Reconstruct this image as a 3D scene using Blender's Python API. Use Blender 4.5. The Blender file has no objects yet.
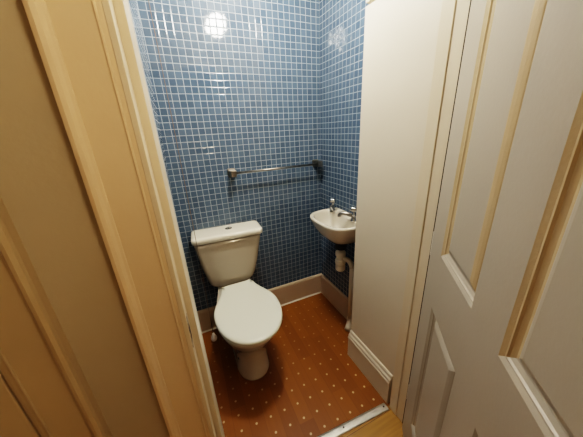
import bpy, bmesh, math, random
from mathutils import Vector, Matrix
random.seed(4)
COL = bpy.context.scene.collection
PI = math.pi

# ------------------------------------------------------------------ helpers
def link(name, bm, mat, parent=None, smooth=False, bevel=0, bseg=2, subsurf=0, angle=35):
    bmesh.ops.recalc_face_normals(bm, faces=bm.faces[:])
    me = bpy.data.meshes.new(name); bm.to_mesh(me); bm.free()
    o = bpy.data.objects.new(name, me); COL.objects.link(o)
    me.materials.append(mat)
    if smooth:
        for p in me.polygons: p.use_smooth = True
    if bevel:
        m = o.modifiers.new('bevel', 'BEVEL'); m.width = bevel; m.segments = bseg
        m.limit_method = 'ANGLE'; m.angle_limit = math.radians(angle)
    if subsurf:
        m = o.modifiers.new('sub', 'SUBSURF'); m.levels = subsurf; m.render_levels = subsurf
    if parent is not None: o.parent = parent
    return o
def tag(o, label=None, cat=None, kind=None, group=None):
    if label: o['label'] = label
    if cat: o['category'] = cat
    if kind: o['kind'] = kind
    if group: o['group'] = group
    return o
def empty(name, loc=(0,0,0), **k):
    o = bpy.data.objects.new(name, None); COL.objects.link(o); o.location = loc
    o.empty_display_size = .05
    return tag(o, **k)
def under(root, *objs):
    """parent world-built meshes to an empty that stands at its own place"""
    for o in objs:
        o.parent = root
        o.matrix_parent_inverse = Matrix.Translation(-Vector(root.location))
def box(bm, x0, x1, y0, y1, z0, z1, rz=0, piv=None):
    vs = [bm.verts.new((x, y, z)) for z in (z0, z1) for x, y in ((x0,y0),(x1,y0),(x1,y1),(x0,y1))]
    for f in ((3,2,1,0),(4,5,6,7),(0,1,5,4),(1,2,6,5),(2,3,7,6),(3,0,4,7)):
        bm.faces.new([vs[i] for i in f])
    if rz: bmesh.ops.rotate(bm, verts=vs, cent=piv or (0,0,0), matrix=Matrix.Rotation(rz, 3, 'Z'))
    return vs
def prism(bm, pts, z0, z1):
    a = [bm.verts.new((x, y, z0)) for x, y in pts]; b = [bm.verts.new((x, y, z1)) for x, y in pts]
    n = len(pts)
    bm.faces.new(a[::-1]); bm.faces.new(b)
    for i in range(n): bm.faces.new((a[i], a[(i+1)%n], b[(i+1)%n], b[i]))
def sweep_profile(bm, prof, p0, p1, nrm, z0=0):
    """prof = (out, z) closed polygon; extruded from p0 to p1 (xy), out along nrm"""
    A = [bm.verts.new((p0[0]+nrm[0]*d, p0[1]+nrm[1]*d, z0+z)) for d, z in prof]
    B = [bm.verts.new((p1[0]+nrm[0]*d, p1[1]+nrm[1]*d, z0+z)) for d, z in prof]
    n = len(prof); bm.faces.new(A[::-1]); bm.faces.new(B)
    for i in range(n): bm.faces.new((A[i], A[(i+1)%n], B[(i+1)%n], B[i]))
def loft(bm, rings, cap0=True, cap1=True):
    R = [[bm.verts.new(p) for p in r] for r in rings]; n = len(R[0])
    for a, b in zip(R, R[1:]):
        for i in range(n): bm.faces.new((a[i], a[(i+1)%n], b[(i+1)%n], b[i]))
    if cap0: bm.faces.new(R[0][::-1])
    if cap1: bm.faces.new(R[-1])
def lathe(bm, prof, origin, axis=(0,0,1), seg=24):
    q = Vector((0,0,1)).rotation_difference(Vector(axis).normalized()); o = Vector(origin)
    rings = [[tuple(o + q @ Vector((r*math.cos(2*PI*i/seg), r*math.sin(2*PI*i/seg), h))) for i in range(seg)] for r, h in prof]
    loft(bm, rings)
def tube(bm, pts, r, seg=12):
    pts = [Vector(p) for p in pts]; rings = []; up = Vector((.13,.21,.97)).normalized()
    for i, p in enumerate(pts):
        d = (pts[min(i+1, len(pts)-1)] - pts[max(i-1, 0)]).normalized()
        a = d.cross(up)
        if a.length < .1: a = d.cross(Vector((1,0,0)))
        a.normalize(); b = d.cross(a); rr = r[i] if isinstance(r, (list, tuple)) else r
        rings.append([tuple(p + a*rr*math.cos(2*PI*k/seg) + b*rr*math.sin(2*PI*k/seg)) for k in range(seg)])
    loft(bm, rings)
def bez(a, b, c, n=6):
    a, b, c = Vector(a), Vector(b), Vector(c)
    return [tuple(a*(1-t)**2 + b*2*t*(1-t) + c*t*t) for t in [i/n for i in range(n+1)]]
def rrect(cx, cy, hx, hy, r, z, n=6, yaw=0):
    out = []
    for sx, sy, a0 in ((1,1,0),(-1,1,90),(-1,-1,180),(1,-1,270)):
        for k in range(n+1):
            a = math.radians(a0 + 90*k/n)
            out.append((sx*(hx-r)+r*math.cos(a), sy*(hy-r)+r*math.sin(a)))
    c, s = math.cos(yaw), math.sin(yaw)
    return [(cx+x*c-y*s, cy+x*s+y*c, z) for x, y in out]

# ------------------------------------------------------------------ materials
def new_mat(name):
    m = bpy.data.materials.new(name); m.use_nodes = True
    nt = m.node_tree; return m, nt, nt.nodes, nt.links, nt.nodes['Principled BSDF']
def paint(name, col, rough=.45, col2=None, scale=3, bump=.0, bscale=60, metallic=0, coat=0, spec=.5):
    m, nt, N, L, P = new_mat(name)
    P.inputs['Roughness'].default_value = rough; P.inputs['Metallic'].default_value = metallic
    P.inputs['Coat Weight'].default_value = coat; P.inputs['Coat Roughness'].default_value = .06
    P.inputs['Specular IOR Level'].default_value = spec
    tc = N.new('ShaderNodeTexCoord'); no = N.new('ShaderNodeTexNoise')
    no.inputs['Scale'].default_value = scale; no.inputs['Detail'].default_value = 5
    L.new(tc.outputs['Object'], no.inputs['Vector'])
    mx = N.new('ShaderNodeMix'); mx.data_type = 'RGBA'
    c2 = col2 or tuple(c*.92 for c in col)
    mx.inputs[6].default_value = (*col, 1); mx.inputs[7].default_value = (*c2, 1)
    rp = N.new('ShaderNodeMapRange'); rp.inputs[1].default_value = .35; rp.inputs[2].default_value = .65
    L.new(no.outputs['Fac'], rp.inputs[0]); L.new(rp.outputs[0], mx.inputs[0]); L.new(mx.outputs[2], P.inputs['Base Color'])
    if bump:
        n2 = N.new('ShaderNodeTexNoise'); n2.inputs['Scale'].default_value = bscale; n2.inputs['Detail'].default_value = 3
        L.new(tc.outputs['Object'], n2.inputs['Vector'])
        b = N.new('ShaderNodeBump'); b.inputs['Strength'].default_value = bump; b.inputs['Distance'].default_value = .002
        L.new(n2.outputs['Fac'], b.inputs['Height']); L.new(b.outputs['Normal'], P.inputs['Normal'])
    return m
def mth(N, L, op, a, b=None):
    n = N.new('ShaderNodeMath'); n.operation = op
    for i, v in enumerate((a, b)):
        if v is None: continue
        if isinstance(v, (int, float)): n.inputs[i].default_value = v
        else: L.new(v, n.inputs[i])
    return n.outputs[0]
PITCH = .0368
def mosaic(name, axis, u0, v0):
    """small square blue mosaic with pale grout; axis = object axis that runs along the wall"""
    m, nt, N, L, P = new_mat(name)
    tc = N.new('ShaderNodeTexCoord'); sp = N.new('ShaderNodeSeparateXYZ'); L.new(tc.outputs['Object'], sp.inputs[0])
    wob = N.new('ShaderNodeTexNoise'); wob.inputs['Scale'].default_value = 7; L.new(tc.outputs['Object'], wob.inputs['Vector'])
    w = mth(N, L, 'MULTIPLY', mth(N, L, 'SUBTRACT', wob.outputs['Fac'], .5), .004)
    u = mth(N, L, 'ADD', mth(N, L, 'DIVIDE', mth(N, L, 'SUBTRACT', sp.outputs[axis], u0), PITCH), 100)
    v = mth(N, L, 'ADD', mth(N, L, 'DIVIDE', mth(N, L, 'SUBTRACT', mth(N, L, 'ADD', sp.outputs['Z'], w), v0), PITCH), 100)
    fu = mth(N, L, 'FRACT', u); fv = mth(N, L, 'FRACT', v)
    iu = mth(N, L, 'FLOOR', u); iv = mth(N, L, 'FLOOR', v)
    du = mth(N, L, 'ABSOLUTE', mth(N, L, 'SUBTRACT', fu, .5)); dv = mth(N, L, 'ABSOLUTE', mth(N, L, 'SUBTRACT', fv, .5))
    d = mth(N, L, 'MAXIMUM', du, dv)                      # .5 at the joint
    gr = N.new('ShaderNodeMapRange'); gr.inputs[1].default_value = .452; gr.inputs[2].default_value = .466
    L.new(d, gr.inputs[0])
    cv = N.new('ShaderNodeCombineXYZ'); L.new(iu, cv.inputs[0]); L.new(iv, cv.inputs[1])
    wn = N.new('ShaderNodeTexWhiteNoise'); wn.noise_dimensions = '2D'; L.new(cv.outputs[0], wn.inputs['Vector'])
    ws = N.new('ShaderNodeSeparateColor'); L.new(wn.outputs['Color'], ws.inputs[0])
    t1 = N.new('ShaderNodeMix'); t1.data_type = 'RGBA'
    t1.inputs[6].default_value = TILE_A; t1.inputs[7].default_value = TILE_B
    cl = N.new('ShaderNodeTexNoise'); cl.inputs['Scale'].default_value = 60; L.new(tc.outputs['Object'], cl.inputs['Vector'])
    f = mth(N, L, 'ADD', mth(N, L, 'MULTIPLY', wn.outputs['Value'], .7), mth(N, L, 'MULTIPLY', cl.outputs['Fac'], .3))
    L.new(f, t1.inputs[0])
    mx = N.new('ShaderNodeMix'); mx.data_type = 'RGBA'; mx.inputs[7].default_value = GROUT
    L.new(gr.outputs[0], mx.inputs[0]); L.new(t1.outputs[2], mx.inputs[6]); L.new(mx.outputs[2], P.inputs['Base Color'])
    ro = N.new('ShaderNodeMapRange'); ro.inputs[3].default_value = .07; ro.inputs[4].default_value = .6
    L.new(gr.outputs[0], ro.inputs[0]); L.new(ro.outputs[0], P.inputs['Roughness'])
    # pillow edge + each tile set very slightly out of plane
    pil = N.new('ShaderNodeMapRange'); pil.inputs[1].default_value = .40; pil.inputs[2].default_value = .46
    pil.inputs[3].default_value = 1; pil.inputs[4].default_value = 0; L.new(d, pil.inputs[0])
    tilt = mth(N, L, 'ADD', mth(N, L, 'MULTIPLY', mth(N, L, 'SUBTRACT', ws.outputs[0], .5), fu),
               mth(N, L, 'MULTIPLY', mth(N, L, 'SUBTRACT', ws.outputs[1], .5), fv))
    hgt = mth(N, L, 'ADD', mth(N, L, 'MULTIPLY', pil.outputs[0], .0006), mth(N, L, 'MULTIPLY', tilt, .0011))
    b = N.new('ShaderNodeBump'); b.inputs['Strength'].default_value = 1; b.inputs['Distance'].default_value = 1
    L.new(hgt, b.inputs['Height']); L.new(b.outputs['Normal'], P.inputs['Normal'])
    return m
TILE_A = (.048, .080, .128, 1); TILE_B = (.082, .124, .182, 1); GROUT = (.29, .34, .39, 1)

def vinyl():
    """orange-brown plank-effect vinyl with rows of small pale dots"""
    m, nt, N, L, P = new_mat('dotted_vinyl')
    tc = N.new('ShaderNodeTexCoord'); mp = N.new('ShaderNodeMapping'); mp.inputs['Rotation'].default_value = (0,0,math.radians(1.2))
    L.new(tc.outputs['Object'], mp.inputs[0])
    sp = N.new('ShaderNodeSeparateXYZ'); L.new(mp.outputs[0], sp.inputs[0])
    PX, PY = .0768, .0780
    # dot at (.4995,.839) rotated by 1.2 deg
    a = math.radians(1.2); ox = .4995*math.cos(a)-.839*math.sin(a); oy = .4995*math.sin(a)+.839*math.cos(a)
    u = mth(N, L, 'ADD', mth(N, L, 'DIVIDE', mth(N, L, 'SUBTRACT', sp.outputs[0], ox), PX), 100.5)
    v = mth(N, L, 'ADD', mth(N, L, 'DIVIDE', mth(N, L, 'SUBTRACT', sp.outputs[1], oy), PY), 100.5)
    du = mth(N, L, 'MULTIPLY', mth(N, L, 'SUBTRACT', mth(N, L, 'FRACT', u), .5), PX)
    dv = mth(N, L, 'MULTIPLY', mth(N, L, 'SUBTRACT', mth(N, L, 'FRACT', v), .5), PY)
    r = mth(N, L, 'SQRT', mth(N, L, 'ADD', mth(N, L, 'MULTIPLY', du, du), mth(N, L, 'MULTIPLY', dv, dv)))
    dot = N.new('ShaderNodeMapRange'); dot.inputs[1].default_value = .0048; dot.inputs[2].default_value = .0066
    dot.inputs[3].default_value = 1; dot.inputs[4].default_value = 0; L.new(r, dot.inputs[0])
    # planks running into the room
    pu = mth(N, L, 'ADD', mth(N, L, 'DIVIDE', sp.outputs[0], .0768*1.0), 50.15)
    ip = mth(N, L, 'FLOOR', pu); fp = mth(N, L, 'FRACT', pu)
    wn = N.new('ShaderNodeTexWhiteNoise'); wn.noise_dimensions = '1D'; L.new(ip, wn.inputs['W'])
    yy = mth(N, L, 'FLOOR', mth(N, L, 'ADD', mth(N, L, 'DIVIDE', sp.outputs[1], .42), mth(N, L, 'MULTIPLY', wn.outputs['Value'], 7)))
    cb = N.new('ShaderNodeCombineXYZ'); L.new(ip, cb.inputs[0]); L.new(yy, cb.inputs[1])
    w2 = N.new('ShaderNodeTexWhiteNoise'); w2.noise_dimensions = '2D'; L.new(cb.outputs[0], w2.inputs['Vector'])
    gm = N.new('ShaderNodeMapping'); gm.inputs['Scale'].default_value = (60, 5, 1); L.new(tc.outputs['Object'], gm.inputs[0])
    gn = N.new('ShaderNodeTexNoise'); gn.inputs['Scale'].default_value = 1; gn.inputs['Detail'].default_value = 5; L.new(gm.outputs[0], gn.inputs['Vector'])
    f = mth(N, L, 'ADD', mth(N, L, 'MULTIPLY', w2.outputs['Value'], .55), mth(N, L, 'MULTIPLY', gn.outputs['Fac'], .45))
    mx = N.new('ShaderNodeMix'); mx.data_type = 'RGBA'
    mx.inputs[6].default_value = (.180, .059, .007, 1); mx.inputs[7].default_value = (.270, .100, .012, 1)
    L.new(f, mx.inputs[0])
    seam = N.new('ShaderNodeMapRange'); seam.inputs[1].default_value = .0; seam.inputs[2].default_value = .03
    seam.inputs[3].default_value = .82; seam.inputs[4].default_value = 1
    L.new(mth(N, L, 'MINIMUM', fp, mth(N, L, 'SUBTRACT', 1, fp)), seam.inputs[0])
    mu = N.new('ShaderNodeMix'); mu.data_type = 'RGBA'; mu.blend_type = 'MULTIPLY'; mu.inputs[0].default_value = 1
    L.new(mx.outputs[2], mu.inputs[6]); L.new(seam.outputs[0], mu.inputs[7])
    dm = N.new('ShaderNodeMix'); dm.data_type = 'RGBA'; dm.inputs[7].default_value = (.74, .56, .34, 1)
    glare_fade = N.new('ShaderNodeMapRange'); glare_fade.inputs[1].default_value = .80; glare_fade.inputs[2].default_value = 1.15
    glare_fade.inputs[3].default_value = .75; glare_fade.inputs[4].default_value = .22; L.new(sp.outputs[1], glare_fade.inputs[0])   # dots fainter further in: glare painted into their colour
    L.new(mth(N, L, 'MULTIPLY', dot.outputs[0], glare_fade.outputs[0]), dm.inputs[0]); L.new(mu.outputs[2], dm.inputs[6])
    L.new(dm.outputs[2], P.inputs['Base Color']); P.inputs['Roughness'].default_value = .38
    P.inputs['Specular IOR Level'].default_value = .35
    b = N.new('ShaderNodeBump'); b.inputs['Strength'].default_value = .25; b.inputs['Distance'].default_value = .001
    L.new(gn.outputs['Fac'], b.inputs['Height']); L.new(b.outputs['Normal'], P.inputs['Normal'])
    return m
def laminate():
    m, nt, N, L, P = new_mat('hall_laminate')
    tc = N.new('ShaderNodeTexCoord'); br = N.new('ShaderNodeTexBrick')
    br.inputs['Scale'].default_value = 1; br.inputs['Brick Width'].default_value = .9; br.inputs['Row Height'].default_value = .12
    br.inputs['Mortar Size'].default_value = .0012; br.inputs['Color1'].default_value = (.50, .26, .05, 1)
    br.inputs['Color2'].default_value = (.42, .21, .04, 1); br.inputs['Mortar'].default_value = (.1, .05, .015, 1)
    L.new(tc.outputs['Object'], br.inputs['Vector'])
    gm = N.new('ShaderNodeMapping'); gm.inputs['Scale'].default_value = (4, 60, 1); L.new(tc.outputs['Object'], gm.inputs[0])
    gn = N.new('ShaderNodeTexNoise'); gn.inputs['Scale'].default_value = 1; gn.inputs['Detail'].default_value = 6; L.new(gm.outputs[0], gn.inputs['Vector'])
    mu = N.new('ShaderNodeMix'); mu.data_type = 'RGBA'; mu.blend_type = 'MULTIPLY'; mu.inputs[0].default_value = .6
    L.new(br.outputs['Color'], mu.inputs[6]); L.new(gn.outputs['Fac'], mu.inputs[7]); L.new(mu.outputs[2], P.inputs['Base Color'])
    P.inputs['Roughness'].default_value = .4
    return m
M = dict(
    tile_x = mosaic('blue_mosaic_back', 'X', .947, 1.288),
    tile_y = mosaic('blue_mosaic_side', 'Y', 1.634, 1.288),
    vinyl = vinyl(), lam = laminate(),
    panel = paint('box_panel_paint', (.66, .59, .48), .42, (.62, .55, .44), 2, .15, 40),
    jamb = paint('jamb_gloss_cream', (.68, .585, .44), .35, (.66, .565, .42), 3, .15, 45),
    arch = paint('architrave_gloss_cream', (.70, .545, .36), .38, (.67, .515, .33), 4, .3, 50),
    arch_shaded = paint('shaded_cream_gloss', (.44, .34, .20), .4, (.41, .31, .18), 4, .3, 50),  # shade at the far left put into a darker copy of the cream
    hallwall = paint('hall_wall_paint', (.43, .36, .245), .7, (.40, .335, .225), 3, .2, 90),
    door = paint('door_paint', (.37, .33, .275), .42, (.35, .31, .255), 3, .10, 120),
    moulding = paint('tan_moulding_paint', (.54, .42, .27), .42, (.50, .385, .235), 6, .25, 120),
    skirt = paint('skirting_paint', (.50, .40, .30), .45, (.46, .36, .26), 4, .1, 40),
    white = paint('white_paint', (.75, .70, .62), .4),
    ceil = paint('ceiling_paint', (.78, .75, .70), .8),
    ceramic = paint('white_ceramic', (.66, .61, .52), .12, (.64, .59, .50), 2, coat=.4),
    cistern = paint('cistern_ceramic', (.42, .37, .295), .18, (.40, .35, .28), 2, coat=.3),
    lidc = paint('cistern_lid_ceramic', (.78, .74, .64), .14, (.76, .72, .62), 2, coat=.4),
    seat = paint('seat_plastic', (.76, .76, .66), .2, (.75, .75, .65), 2),
    chrome = paint('chrome', (.62, .62, .62), .16, (.55, .55, .55), 20, metallic=1),
    chrome_d = paint('worn_chrome', (.36, .34, .31), .28, (.25, .23, .21), 50, metallic=1),
    alu = paint('brushed_aluminium', (.62, .60, .56), .38, (.5, .48, .45), 30, metallic=.8),
    pvc = paint('white_pvc', (.78, .70, .56), .4),
    rubber = paint('black_rubber', (.02, .018, .016), .6),
    dark = paint('dark_gap', (.03, .02, .012), .9),
    cord = paint('brown_cord', (.12, .085, .06), .8),
    knob = paint('pull_knob_plastic', (.75, .66, .60), .3),
    seal = paint('pale_sealant', (.50, .54, .55), .4),
    brass = paint('worn_steel', (.55, .50, .42), .35, (.15, .11, .07), 90, metallic=.9),
)
def emis(name, col, s):
    m, nt, N, L, P = new_mat(name); P.inputs['Base Color'].default_value = (.8,.8,.8,1)
    P.inputs['Emission Color'].default_value = (*col, 1); P.inputs['Emission Strength'].default_value = s
    return m

# ------------------------------------------------------------------ room shell
H = 2.36; XR = .973; YB = 1.634; XL0 = -.104; XL1 = -.037
def S(name, bm, mat, label, cat, **k):
    o = link(name, bm, mat, **k); tag(o, label, cat, 'structure'); return o
bm = bmesh.new(); vs = box(bm, -.16, XR, YB, YB+.1, 0, H)
S('wall_back', bm, M['tile_x'], 'back wall covered in small square blue mosaic tiles behind the toilet', 'wall')
bm = bmesh.new(); box(bm, XR, XR+.1, .52, YB, 0, H)
S('wall_right', bm, M['tile_y'], 'blue mosaic tiled wall behind the small basin', 'wall')
bm = bmesh.new()     # left wall leans outwards a little towards the floor
v = [bm.verts.new(p) for p in ((XL0,.66,0),(XL1,.66,H),(XL1,YB,H),(XL0,YB,0),(-.16,.66,0),(-.16,.66,H),(-.16,YB,H),(-.16,YB,0))]
for f in ((0,1,2,3),(4,7,6,5),(0,4,5,1),(3,2,6,7),(1,5,6,2),(0,3,7,4)): bm.faces.new([v[i] for i in f])
S('wall_left', bm, M['tile_y'], 'narrow view of blue mosaic tiled wall beside the door frame', 'wall')
bm = bmesh.new(); prism(bm, [(-.2,.672),(.80,.618),(XR+.1,.60),(XR+.1,YB+.1),(-.2,YB+.1)], -.05, 0)
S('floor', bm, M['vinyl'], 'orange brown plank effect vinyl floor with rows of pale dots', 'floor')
bm = bmesh.new(); prism(bm, [(-1.3,-1.4),(1.5,-1.4),(1.5,.60),(XR+.1,.60),(.80,.618),(-.2,.672),(-1.3,.672)], -.05, -.002)
S('hall_floor', bm, M['lam'], 'yellowish brown wooden hall floor in front of the metal strip', 'floor')
bm = bmesh.new(); box(bm, -.2, XR+.1, .6, YB+.1, H, H+.05)
S('ceiling', bm, M['ceil'], 'white ceiling over the toilet room', 'ceiling')
bm = bmesh.new(); box(bm, -1.3, 1.5, -1.4, .6, 2.45, 2.5)
S('hall_ceiling', bm, M['ceil'], 'white ceiling over the hall', 'ceiling')
# doorway wall: left piece (between the two doorways), right piece, lintel
bm = bmesh.new()
prism(bm, [(-.347,.515),(-.052,.515),(-.052,.66),(-.347,.66)], 0, 2.02)
prism(bm, [(-1.3,.515),(-.052,.515),(-.052,.60),(-1.3,.60)], 2.02, 2.45)
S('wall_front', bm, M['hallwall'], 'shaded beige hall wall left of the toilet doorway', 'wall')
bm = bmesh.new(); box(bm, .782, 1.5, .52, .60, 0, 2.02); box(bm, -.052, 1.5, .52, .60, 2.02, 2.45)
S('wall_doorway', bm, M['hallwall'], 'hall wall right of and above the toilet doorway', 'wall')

for nm, b_, lb in (('wall_hall_right', (1.5,1.6,-1.4,.6), 'hall wall at the right behind the open door'), ('wall_hall_left', (-1.4,-1.3,-1.4,.6), 'hall wall at the far left'),
                   ('wall_hall_back', (-1.4,1.6,-1.5,-1.4), 'hall wall opposite the toilet doorway')):
    bm = bmesh.new(); box(bm, *b_, 0, 2.45); S(nm, bm, M['hallwall'], lb, 'wall')

# boxed-in panel on the right with a joint high up
BX = .794; BY = .974
bm = bmesh.new(); box(bm, BX, XR, .61, BY, 0, 1.851); box(bm, BX+.02, XR, .615, BY-.02, 1.851, 1.862); box(bm, BX, XR, .61, BY, 1.862, H)
S('wall_boxing', bm, M['panel'], 'plain off white boxed in panel between the basin and the door frame', 'wall', bevel=.002)

# skirtings
prof = [(0,0),(.020,0),(.020,.148),(.016,.154),(.016,.166),(.011,.172),(.009,.186),(0,.186)]
def skirt(name, p0, p1, n, label, mat=M['skirt'], bead=None, pr=prof):
    bm = bmesh.new(); sweep_profile(bm, pr, p0, p1, n)
    o = S(name, bm, mat, label, 'skirting board')
    if bead:
        bm = bmesh.new(); q = [(.019,0),(.028,0),(.026,.006),(.019,.009)]; sweep_profile(bm, q, p0, p1, n)
        b = link('sealant_bead', bm, bead); b.parent = o; b['label'] = 'thin white bead along the floor'
    return o
sprof = [(0,0),(.019,0),(.019,.172),(.015,.182),(.012,.187),(0,.187)]
skirt('baseboard_back', (-.10,YB), (XR,YB), (0,-1), 'beige skirting board along the foot of the tiled back wall', bead=M['white'], pr=sprof)
skirt('baseboard_right', (XR,YB-.02), (XR,BY), (-1,0), 'beige skirting board under the basin on the right wall', pr=sprof)
skirt('baseboard_left', (XL0+.004,.67), (XL0+.004,YB-.02), (1,0), 'dark skirting board on the left wall beside the toilet', pr=sprof)
tprof = [(0,0),(.020,0),(.020,.135),(.0235,.140),(.0235,.150),(.019,.156),(.0185,.166),(.015,.172),(.011,.176),(.0095,.190),(.006,.196),(0,.196)]
skirt('baseboard_boxing', (BX,.63), (BX,BY), (-1,0), 'moulded cream skirting board on the boxed in panel', M['panel'], pr=tprof)

# ------------------------------------------------------------------ door frames
def jamb(name, pts, z1, mat, label):
    bm = bmesh.new(); prism(bm, pts, 0, z1); return S(name, bm, mat, label, 'door frame', bevel=.0015)
jl = jamb('trim_1', [(-.060,.500),(-.050,.500),(-.050,.545),(-.035,.545),(-.035,.667),(-.060,.667)], 2.0, M['jamb'],
     'cream painted left door lining with a stop, next to the blue tiles')
bm = bmesh.new(); box(bm, -.0505,-.0490,.503,.530,.93,1.01); 
sp = link('strike_plate', bm, M['brass'], bevel=.0008); sp.parent = jl; sp['label'] = 'small worn metal strike plate'
bm = bmesh.new(); box(bm, -.0495,-.0487,.508,.524,.950,.985)
k = link('latch_hole', bm, M['dark']); k.parent = sp
jamb('trim_2', [(.788,.515),(.775,.515),(.775,.568),(.7715,.568),(.7715,.611),(.793,.607),(.793,.600),(.788,.60)], 2.0, M['jamb'],
     'cream painted right door lining between the boxed in panel and the open door')
bm = bmesh.new(); box(bm, .7742,.7755,.5235,.5285,0,1.985)
hg = link('hinge_gap_shade', bm, M['dark']); hg.parent = bpy.data.objects['trim_2']  # solid dark strip painted as the shade between jamb and door
bm = bmesh.new(); box(bm, -.05,.775,.515,.60,1.985,2.015); box(bm, -.035,.762,.555,.60,1.97,1.985)
S('trim_3', bm, M['jamb'], 'cream painted door head above the toilet doorway', 'door frame')
def arch_prof(x0, x1, yw, yf):
    """architrave section from outer x0 to inner x1"""
    w = x1-x0; s = 1 if w > 0 else -1; X = lambda t: x0+s*t; W = abs(w)
    return [(X(0),yw),(X(0),yf+.002),(X(.002),yf-.004),(X(.008),yf-.0065),(X(.014),yf-.005),(X(.019),yf+.001),(X(.0225),yf+.003),(X(.0235),yf+.0055),(X(.026),yf+.0055),
            (X(W-.0215),yf+.0055),(X(W-.0205),yf+.0035),(X(W-.0190),yf+.0028),(X(W-.0175),yf+.0038),(X(W-.0165),yf+.0065),(X(W-.012),yf+.0070),(X(W-.006),yf+.0085),(X(W-.002),yf+.011),(X(W),yf+.014),(X(W),yw)]
bm = bmesh.new(); prism(bm, arch_prof(-.1465,-.0505,.515,.494), 0, 2.06)
S('trim_4', bm, M['arch'], 'broad cream moulded architrave left of the toilet doorway', 'architrave')
bm = bmesh.new(); prism(bm, arch_prof(.885,.789,.52,.497), 0, 2.06)
S('trim_5', bm, M['arch'], 'cream moulded architrave behind the open white door', 'architrave')
bm = bmesh.new(); box(bm, -.0505, .789, .497, .52, 2.0, 2.06)
S('trim_6', bm, M['arch'], 'cream architrave across the top of the toilet doorway', 'architrave')
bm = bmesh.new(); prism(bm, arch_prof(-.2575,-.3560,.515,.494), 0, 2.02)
S('trim_7', bm, M['arch_shaded'], 'cream architrave of the neighbouring doorway at the far left', 'architrave')
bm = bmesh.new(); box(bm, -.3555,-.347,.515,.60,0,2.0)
S('trim_8', bm, M['arch_shaded'], 'inner lining of the neighbouring doorway beside a dark gap', 'door frame')
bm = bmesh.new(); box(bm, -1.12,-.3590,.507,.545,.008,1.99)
S('door_2', bm, M['arch_shaded'], 'closed cream door at the far left edge beyond the dark gap', 'door', bevel=.002)
bm = bmesh.new(); box(bm, -1.3,-1.12,.515,.60,0,2.02)
S('wall_far_left', bm, M['hallwall'], 'hall wall beyond the neighbouring door', 'wall')
# pale sealant line where the lining meets the tiles
bm = bmesh.new(); prism(bm, [(-.0365,.6672),(-.0342,.6672),(-.0335,.672),(-.050,.674),(-.050,.6672)], 0, H)
S('trim_9', bm, M['seal'], 'pale thin sealant line between cream frame and blue tiles', 'sealant strip')

# ------------------------------------------------------------------ open panel door
D = Vector((.648,.762,0)).normalized(); HN = Vector((.755,.512,0)); NF = Vector((-D.y, D.x, 0))   # visible face normal
DW, DH, DT = .815, 1.985, .036
def dpt(s, z, d): p = HN - D*s + NF*d; return (p.x, p.y, z)
panels = [(.108,.352,1.010,1.885),(.474,.714,1.010,1.885),(.108,.352,.215,.815),(.474,.714,.215,.815)]
RING = [(0,0),(.002,-.0012),(.008,-.0045),(.011,-.0050),(.0135,-.0085),(.021,-.0125),(.026,-.0130),(.029,-.0105),(.036,-.0070),(.043,-.0045),(.045,-.0040)]
bm = bmesh.new()
def door_face(base, sgn):
    ss = sorted({0, DW, *[p[0] for p in panels], *[p[1] for p in panels]})
    zs = sorted({.008, DH, *[p[2] for p in panels], *[p[3] for p in panels]})
    for i in range(len(ss)-1):
        for j in range(len(zs)-1):
            a, b, c, d = ss[i], ss[i+1], zs[j], zs[j+1]
            if any(abs(a-p[0])<1e-6 and abs(c-p[2])<1e-6 for p in panels): continue
            bm.faces.new([bm.verts.new(dpt(x, z, base)) for x, z in ((a,c),(b,c),(b,d),(a,d))])
    for s0, s1, z0, z1 in panels:
        prev = None
        for o_, dep in RING:
            r = [bm.verts.new(dpt(x, z, base+sgn*dep)) for x, z in ((s0+o_,z0+o_),(s1-o_,z0+o_),(s1-o_,z1-o_),(s0+o_,z1-o_))]
            if prev:
                for q in range(4):
                    fc = bm.faces.new((prev[q], prev[(q+1)%4], r[(q+1)%4], r[q]))
                    if z1 > 1.5 and ((q == 1) or (q == 3 and o_ < .030)): fc.material_index = 1  # tan slot on vertical moulding faces of the upper panels only
            prev = r
        bm.faces.new(prev)
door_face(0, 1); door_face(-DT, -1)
for a, b in (((0,.008),(0,DH)),((DW,.008),(DW,DH)),((0,.008),(DW,.008)),((0,DH),(DW,DH))):
    bm.faces.new([bm.verts.new(dpt(a[0],a[1],0)), bm.verts.new(dpt(b[0],b[1],0)), bm.verts.new(dpt(b[0],b[1],-DT)), bm.verts.new(dpt(a[0],a[1],-DT))])
bmesh.ops.remove_doubles(bm, verts=bm.verts[:], dist=1e-5)
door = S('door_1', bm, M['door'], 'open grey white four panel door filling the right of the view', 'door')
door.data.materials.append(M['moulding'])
for z in (.25, 1.0, 1.75):
    bm = bmesh.new(); p = HN + D*.004 - NF*.004
    lathe(bm, [(.0045,-.045),(.0045,.045)], (p.x,p.y,z), seg=10)
    link('hinge', bm, M['white'], door)
bm = bmesh.new(); c = Vector(dpt(.765,.97,0))
lathe(bm, [(.026,0),(.026,.004),(.022,.007),(.009,.009),(.008,.038),(.018,.042),(.026,.052),(.027,.062),(.020,.072),(.004,.075)], c, NF)
h = link('handle', bm, M['chrome'], door, smooth=True); h['label'] = 'round metal door knob'

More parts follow.
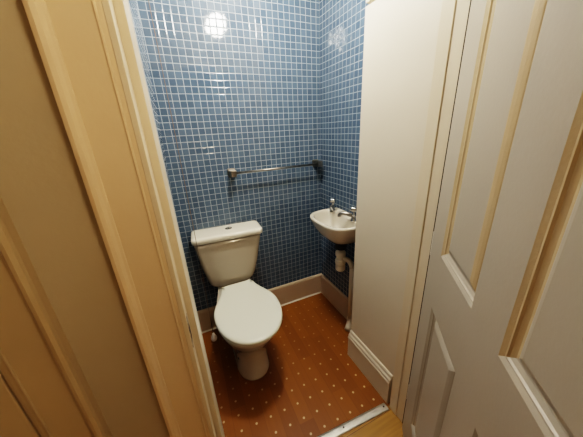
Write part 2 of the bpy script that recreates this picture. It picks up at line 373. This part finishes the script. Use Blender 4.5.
# ------------------------------------------------------------------ threshold strip
root = empty('threshold_strip', (.37,.64,0), label='long silver metal threshold strip across the doorway between two floors', cat='threshold strip')
def strip_y(x): return .667 - (x+.035)*.0540
bm = bmesh.new(); rings = []
for x in [ -.035 + i*(.797/12) for i in range(13)]:
    y = strip_y(x)
    rings.append([(x,y+.017,.0),(x,y+.015,.0028),(x,y+.006,.0052),(x,y-.006,.0052),(x,y-.019,.0028),(x,y-.0215,.0),(x,y-.0215,-.002),(x,y+.017,-.002)])
loft(bm, rings); b1 = link('metal_bar', bm, M['alu'], bevel=.0006); under(root, b1)
for x in (.07,.385,.50,.745):
    if x == .385: x = .36
    bm = bmesh.new(); lathe(bm, [(.0048,0),(.0048,.0009),(.0015,.0012)], (x, strip_y(x)-.001, .0050), seg=12)
    s_ = link('screw', bm, M['dark']); under(root, s_)

# ------------------------------------------------------------------ toilet
TX = .197
def egg(yf, yw, yr, hw, rw, z, n=14, cx=TX, e=2.15, dome=0):
    half = []
    for i in range(n+1):                         # front tip -> widest
        t = i/n*PI/2
        half.append((hw*math.sin(t)**(2/e), yw-(yw-yf)*abs(math.cos(t))**(2/e)))
    for i in range(1, n+1):                      # widest -> rear corner
        t = i/n; half.append((rw+(hw-rw)*(.5+.5*math.cos(PI*t)) if rw < hw else hw, yw+(yr-yw)*(t)))
    r = min(.02, rw*.4)
    half[-1] = (rw, yr-r); half.append((rw-r*.3, yr-r*.3)); half.append((rw-r, yr)); half.append((rw*.4, yr))
    right = [(cx+x, y, z) for x, y in half]; left = [(cx-x, y, z) for x, y in half[1:]][::-1]
    return right + left
toilet = empty('toilet', (TX,1.35,0), label='white ceramic close coupled toilet with closed lid against the blue tiled wall', cat='toilet')
bm = bmesh.new()
R = [egg(1.070,1.20,1.585,.100,.098,0), egg(1.068,1.20,1.585,.101,.099,.012), egg(1.080,1.20,1.585,.097,.095,.035),
     egg(1.090,1.20,1.585,.094,.090,.09), egg(1.088,1.20,1.585,.097,.088,.15), egg(1.066,1.19,1.585,.106,.090,.20),
     egg(1.040,1.18,1.590,.120,.092,.25), egg(1.003,1.175,1.595,.140,.097,.30), egg(.968,1.175,1.60,.158,.103,.345),
     egg(.943,1.175,1.60,.169,.108,.385), egg(.932,1.175,1.60,.172,.110,.402), egg(.935,1.175,1.595,.166,.106,.411)]
loft(bm, R); bowl = link('bowl', bm, M['ceramic'], smooth=True)
bm = bmesh.new(); lathe(bm, [(.007,-.004),(.007,.002),(.002,.003)], (.1085,1.152,.130), (-.92,-.40,0), seg=12)
bh = link('fixing_hole', bm, M['rubber'])
bm = bmesh.new()
loft(bm, [egg(.930,1.178,1.40,.172,.115,.412), egg(.922,1.178,1.405,.178,.117,.416), egg(.921,1.178,1.405,.179,.118,.425), egg(.928,1.178,1.40,.173,.113,.430)])
seat = link('seat', bm, M['seat'], smooth=True)
bm = bmesh.new()
def lidr(k, z): return egg(.908+k, 1.180, 1.447-k*.6, .1870-k, .106-k*.8, z, cx=TX+.006)
loft(bm, [lidr(.008,.4325), lidr(.002,.434), lidr(0,.438), lidr(.0005,.445), lidr(.004,.4505), lidr(.010,.4535), lidr(.018,.4548), lidr(.028,.4553)])
lid = link('lid', bm, M['seat'], smooth=True)
hinges = []
for sx in (-.072,.072):
    bm = bmesh.new(); lathe(bm, [(.006,-.016),(.008,-.013),(.008,.013),(.006,.016)], (TX+sx,1.432,.4225), (1,0,0), seg=14)
    hinges.append(link('seat_hinge', bm, M['seat'], smooth=True))
YAW = math.radians(-3.5)
def cr(hw, y0, y1, r, z, x=.199): return rrect(x, (y0+y1)/2, hw, (y1-y0)/2, r, z, yaw=YAW)
bm = bmesh.new()
loft(bm, [cr(.110,1.500,1.585,.03,.412,.188), cr(.122,1.487,1.598,.035,.428,.187), cr(.137,1.476,1.602,.035,.443,.186), cr(.149,1.468,1.604,.034,.463,.187), cr(.160,1.462,1.606,.032,.50,.190),
          cr(.181,1.458,1.609,.032,.59,.193), cr(.199,1.455,1.612,.032,.69,.196), cr(.212,1.453,1.614,.032,.775,.199)])
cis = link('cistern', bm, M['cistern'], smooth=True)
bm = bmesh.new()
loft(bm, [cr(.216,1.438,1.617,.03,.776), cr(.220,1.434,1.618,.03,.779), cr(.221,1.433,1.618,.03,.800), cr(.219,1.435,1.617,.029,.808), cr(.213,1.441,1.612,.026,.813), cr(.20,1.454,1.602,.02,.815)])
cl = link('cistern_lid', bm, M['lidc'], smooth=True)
bm = bmesh.new(); lathe(bm, [(.0225,0),(.0225,.003),(.020,.0045),(.019,.003)], (.212,1.532,.8145), seg=28)
fb = link('flush_plate', bm, M['chrome'], smooth=False)
for sx in (-.0092,.0092):
    bm = bmesh.new(); lathe(bm, [(.0078,0),(.0078,.004),(.006,.006),(.001,.0065)], (.212+sx,1.532,.8172), seg=16)
    b_ = link('flush_button', bm, M['chrome_d']); b_.parent = fb
under(toilet, bowl, seat, lid, cis, cl, *hinges)
bh.parent = bowl
fb.parent = cl

# ------------------------------------------------------------------ pull cord
root = empty('pull_cord', (-.004,1.15,H), label='long thin brown pull cord with a white knob hanging left of the toilet', cat='pull cord')
bm = bmesh.new(); tube(bm, [(.004,1.15,H),(.0045,1.15,1.4),(.003,1.15,.8),(-.003,1.15,.362)], .0013, 8)
a = link('cord', bm, M['cord'], smooth=True)
bm = bmesh.new(); lathe(bm, [(.003,.036),(.007,.033),(.009,.022),(.015,.010),(.017,0),(.014,-.010),(.007,-.014),(.001,-.015)], (-.003,1.15,.340), seg=18)
b_ = link('knob', bm, M['knob'], smooth=True); under(root, a, b_)

# ------------------------------------------------------------------ towel rail
root = empty('towel_rail', (.61,YB,1.16), label='chrome towel rail on square brackets mounted on the blue tiled back wall', cat='towel rail')
parts = []
for x in (.297,.925):
    bm = bmesh.new(); box(bm, x-.024,x+.024,YB-.009,YB,1.158-.026,1.158+.026)
    pl = link('wall_plate', bm, M['chrome_d'], bevel=.002); parts.append(pl)
    bm = bmesh.new(); box(bm, x-.019,x+.019,YB-.078,YB-.008,1.158-.020,1.158+.020)
    ar = link('bracket', bm, M['chrome_d'], bevel=.004); parts.append(ar)
bm = bmesh.new(); tube(bm, [(.31,YB-.060,1.158),(.91,YB-.060,1.158)], .0075, 14)
parts.append(link('rail', bm, M['chrome_d'], smooth=True)); under(root, *parts)

# ------------------------------------------------------------------ basin
basin = empty('wash_basin', (XR,1.22,.86), label='small white ceramic wall basin with two chrome taps in the corner', cat='basin')
BZ = .862
def bring(k, z, kb=0, cy=1.222, half=.200):
    """plan outline: straight back on the wall, bowed front; k = inset, kb = inset at the back"""
    pts = []; xb = XR-.001-kb
    y1, y0 = cy+half-k, cy-half+k
    pts.append((xb, y0+.01)); pts.append((xb, y0+.06)); pts.append((xb, cy)); pts.append((xb, y1-.06)); pts.append((xb, y1-.01))
    n = 26
    for i in range(n+1):
        t = PI/2 - PI*i/n                       # +y side to -y side round the front
        ex = 2/2.9
        y = cy + (y1-cy)*(1 if math.sin(t)>=0 else -1)*abs(math.sin(t))**ex
        d = abs(math.cos(t))**ex
        side = .885
        x = side - (side-.700-k)*d
        pts.append((min(x, xb-.004), y))
    return [(x, y, z) for x, y in pts]
def blower(s, z, sb=None):
    """outer underside ring shrunk towards a point near the waste"""
    out = []
    for x, y, _ in bring(0, 0):
        wx = XR-.001 - (XR-.001-x)*s; wy = 1.222 + (y-1.222)*(sb or s); out.append((wx, wy, z))
    return out
def inner(s, z, cx=.835, cy=1.222):
    out = []; base = bring(.022, 0, .075)
    for x, y, _ in base: out.append((cx+(x-cx)*s, cy+(y-cy)*s, z))
    return out
bm = bmesh.new()
loft(bm, [blower(.44,BZ-.165,.30), blower(.56,BZ-.160,.40), blower(.70,BZ-.14,.55), blower(.84,BZ-.10,.74), blower(.94,BZ-.055,.88), blower(.985,BZ-.022,.965), blower(1.0,BZ-.010,1.0), blower(1.0,BZ-.004),
          bring(.003,BZ), bring(.013,BZ+.001,.005), inner(1.0,BZ-.001), inner(.975,BZ-.006), inner(.93,BZ-.024), inner(.84,BZ-.055), inner(.68,BZ-.085), inner(.42,BZ-.103), inner(.12,BZ-.109)])
bb = link('bowl', bm, M['ceramic'], smooth=True); under(basin, bb)
bm = bmesh.new(); lathe(bm, [(.021,0),(.021,.002),(.017,.003),(.012,.001)], (.835,1.222,BZ-.109), seg=20)
dr = link('drain', bm, M['chrome'], smooth=False); dr.parent = bb; dr.matrix_parent_inverse = Matrix()
def tap(y, x, aim, ang):
    r_ = empty('tap', (x, y, BZ)); bm = bmesh.new()
    lathe(bm, [(.019,0),(.019,.004),(.014,.008),(.0125,.03),(.0135,.040),(.0135,.048),(.009,.054),(.0085,.062)], (x,y,BZ), seg=20)
    body = link('tap_body', bm, M['chrome'], smooth=True)
    bm = bmesh.new(); L_ = .085; dx, dy = math.cos(ang), math.sin(ang)
    pts = [(x,y,BZ+.030),(x+dx*.03,y+dy*.03,BZ+.039),(x+dx*.06,y+dy*.06,BZ+.043),(x+dx*.078,y+dy*.078,BZ+.040),(x+dx*.086,y+dy*.086,BZ+.028),(x+dx*.0865,y+dy*.0865,BZ+.020)]
    tube(bm, pts, [.0135,.0125,.0120,.0120,.0120,.0125], 14)
    spout = link('spout', bm, M['chrome_d'], smooth=True)
    bm = bmesh.new(); seg = 24; rings = []
    for rr, hh in ((.008,.058),(.017,.062),(.021,.068),(.021,.080),(.017,.086),(.005,.088)):
        rings.append([(x+rr*(1+.10*math.cos(4*t))*math.cos(t), y+rr*(1+.10*math.cos(4*t))*math.sin(t), BZ+hh) for t in [2*PI*i/seg for i in range(seg)]])
    loft(bm, rings); hd = link('tap_handle', bm, M['chrome'], smooth=True)
    for o in (body, spout, hd): under(r_, o)
    r_.parent = basin; r_.matrix_parent_inverse = Matrix.Translation(-Vector(basin.location))
    return r_
def tap_flat(y, x, ang):
    """tap as a part (body) with spout and handle as its sub-parts"""
    r_ = tap(y, x, None, ang)
    body, spout, hd = r_.children[0], r_.children[1], r_.children[2]
    for o in (body, spout, hd):
        o.parent = None; o.matrix_parent_inverse = Matrix()
    bpy.data.objects.remove(r_)
    body.name = 'tap'; under(basin, body)
    spout.parent = body; hd.parent = body
    return body
tap_flat(1.362, .905, PI*1.28)['label'] = 'chrome tap near the corner'
tap_flat(1.128, .900, PI*.74)['label'] = 'chrome tap beside the boxed in panel'

# waste trap and pipe
root = empty('waste_pipe', (.905,1.225,.5), label='cream plastic waste trap and pipe running from the basin to the floor', cat='pipe')
wx, wy = .888, 1.235
bm = bmesh.new(); lathe(bm, [(.030,.628),(.038,.632),(.040,.650),(.036,.662),(.024,.668),(.024,.694)], (wx,wy,0), seg=22)
p0 = link('black_nut', bm, M['rubber']); p0.name = 'tail_nut'; p0['label'] = 'black nut under the basin'
bm = bmesh.new(); lathe(bm, [(.017,.600),(.017,.648)], (wx,wy,0), seg=20); p1 = link('tail_pipe', bm, M['pvc'], smooth=True)
bm = bmesh.new(); lathe(bm, [(.012,.458),(.028,.462),(.034,.472),(.034,.504),(.027,.508),(.027,.514),(.037,.518),(.037,.546),(.028,.550),(.028,.574),(.035,.578),(.035,.604),(.020,.612),(.018,.612)], (wx,wy,0), seg=22)
p2 = link('trap', bm, M['pvc'])
mod = p2.modifiers.new('b','BEVEL'); mod.width=.0015; mod.segments=2; mod.limit_method='ANGLE'
bm = bmesh.new(); px_, py_ = .934, 1.168
path = bez((wx+.015,wy-.02,.556), (px_-.006,py_+.008,.560), (px_,py_,.505), 8)
tube(bm, path, .0175, 16); p3 = link('elbow', bm, M['pvc'], smooth=True)
bm = bmesh.new(); tube(bm, [(px_,py_,.515),(px_,py_,.055)], .0150, 16); p4 = link('down_pipe', bm, M['pvc'], smooth=True)
bm = bmesh.new(); tube(bm, [(px_,py_,.075)]+bez((px_,py_,.060),(px_-.006,py_-.010,.030),(px_-.048,py_-.040,.022), 7), .0215, 16); p5 = link('floor_elbow', bm, M['pvc'], smooth=True)
under(root, p0, p1, p2, p3, p4, p5)

# ------------------------------------------------------------------ lights
LX, LY, LZ = .43, 1.05, 2.16
root = empty('ceiling_light', (LX,LY,H), label='round glass lamp hanging from the toilet ceiling', cat='lamp')
bm = bmesh.new(); lathe(bm, [(.05,H-.001),(.05,H-.02),(.022,H-.03),(.022,LZ+.06)], (LX,LY,0), seg=20); a = link('lamp_holder', bm, M['white'])
bm = bmesh.new(); bmesh.ops.create_uvsphere(bm, u_segments=24, v_segments=14, radius=.07, matrix=Matrix.Translation((LX,LY,LZ)))
b_ = link('glass_globe', bm, emis('lamp_glass', (1,.93,.80), 170), smooth=True); under(root, a, b_)
HX, HY, HZ = .36, -.30, 2.30
root = empty('hall_light', (HX,HY,2.45), label='round glass lamp hanging from the hall ceiling', cat='lamp')
bm = bmesh.new(); lathe(bm, [(.05,2.449),(.05,2.43),(.02,2.42),(.02,HZ+.07)], (HX,HY,0), seg=20); a = link('lamp_holder', bm, M['white'])
bm = bmesh.new(); bmesh.ops.create_uvsphere(bm, u_segments=24, v_segments=14, radius=.08, matrix=Matrix.Translation((HX,HY,HZ)))
b_ = link('glass_globe', bm, emis('hall_lamp_glass', (1,.77,.52), 84), smooth=True); under(root, a, b_)

w = bpy.data.worlds.new('world'); bpy.context.scene.world = w; w.use_nodes = True
w.node_tree.nodes['Background'].inputs[0].default_value = (1,.80,.56,1); w.node_tree.nodes['Background'].inputs[1].default_value = .11

# ------------------------------------------------------------------ camera
cam = bpy.data.cameras.new('camera'); co = bpy.data.objects.new('camera', cam); COL.objects.link(co)
r = Vector((0.90926033, -0.41346994, -0.04783569)); dn = Vector((-0.18179268, -0.29111393, -0.93925721)); fw = Vector((0.37442899, 0.8627255, -0.33986416))
mt = Matrix((( r.x, -dn.x, -fw.x, 0), (r.y, -dn.y, -fw.y, 0), (r.z, -dn.z, -fw.z, 1.4), (0,0,0,1)))
co.matrix_world = mt; cam.sensor_width = 36; cam.lens = 244.612*36/583; cam.clip_start = .01
bpy.context.scene.camera = co
sc = bpy.context.scene
sc.view_settings.view_transform = 'Filmic'; sc.view_settings.look = 'High Contrast'; sc.view_settings.exposure = .44
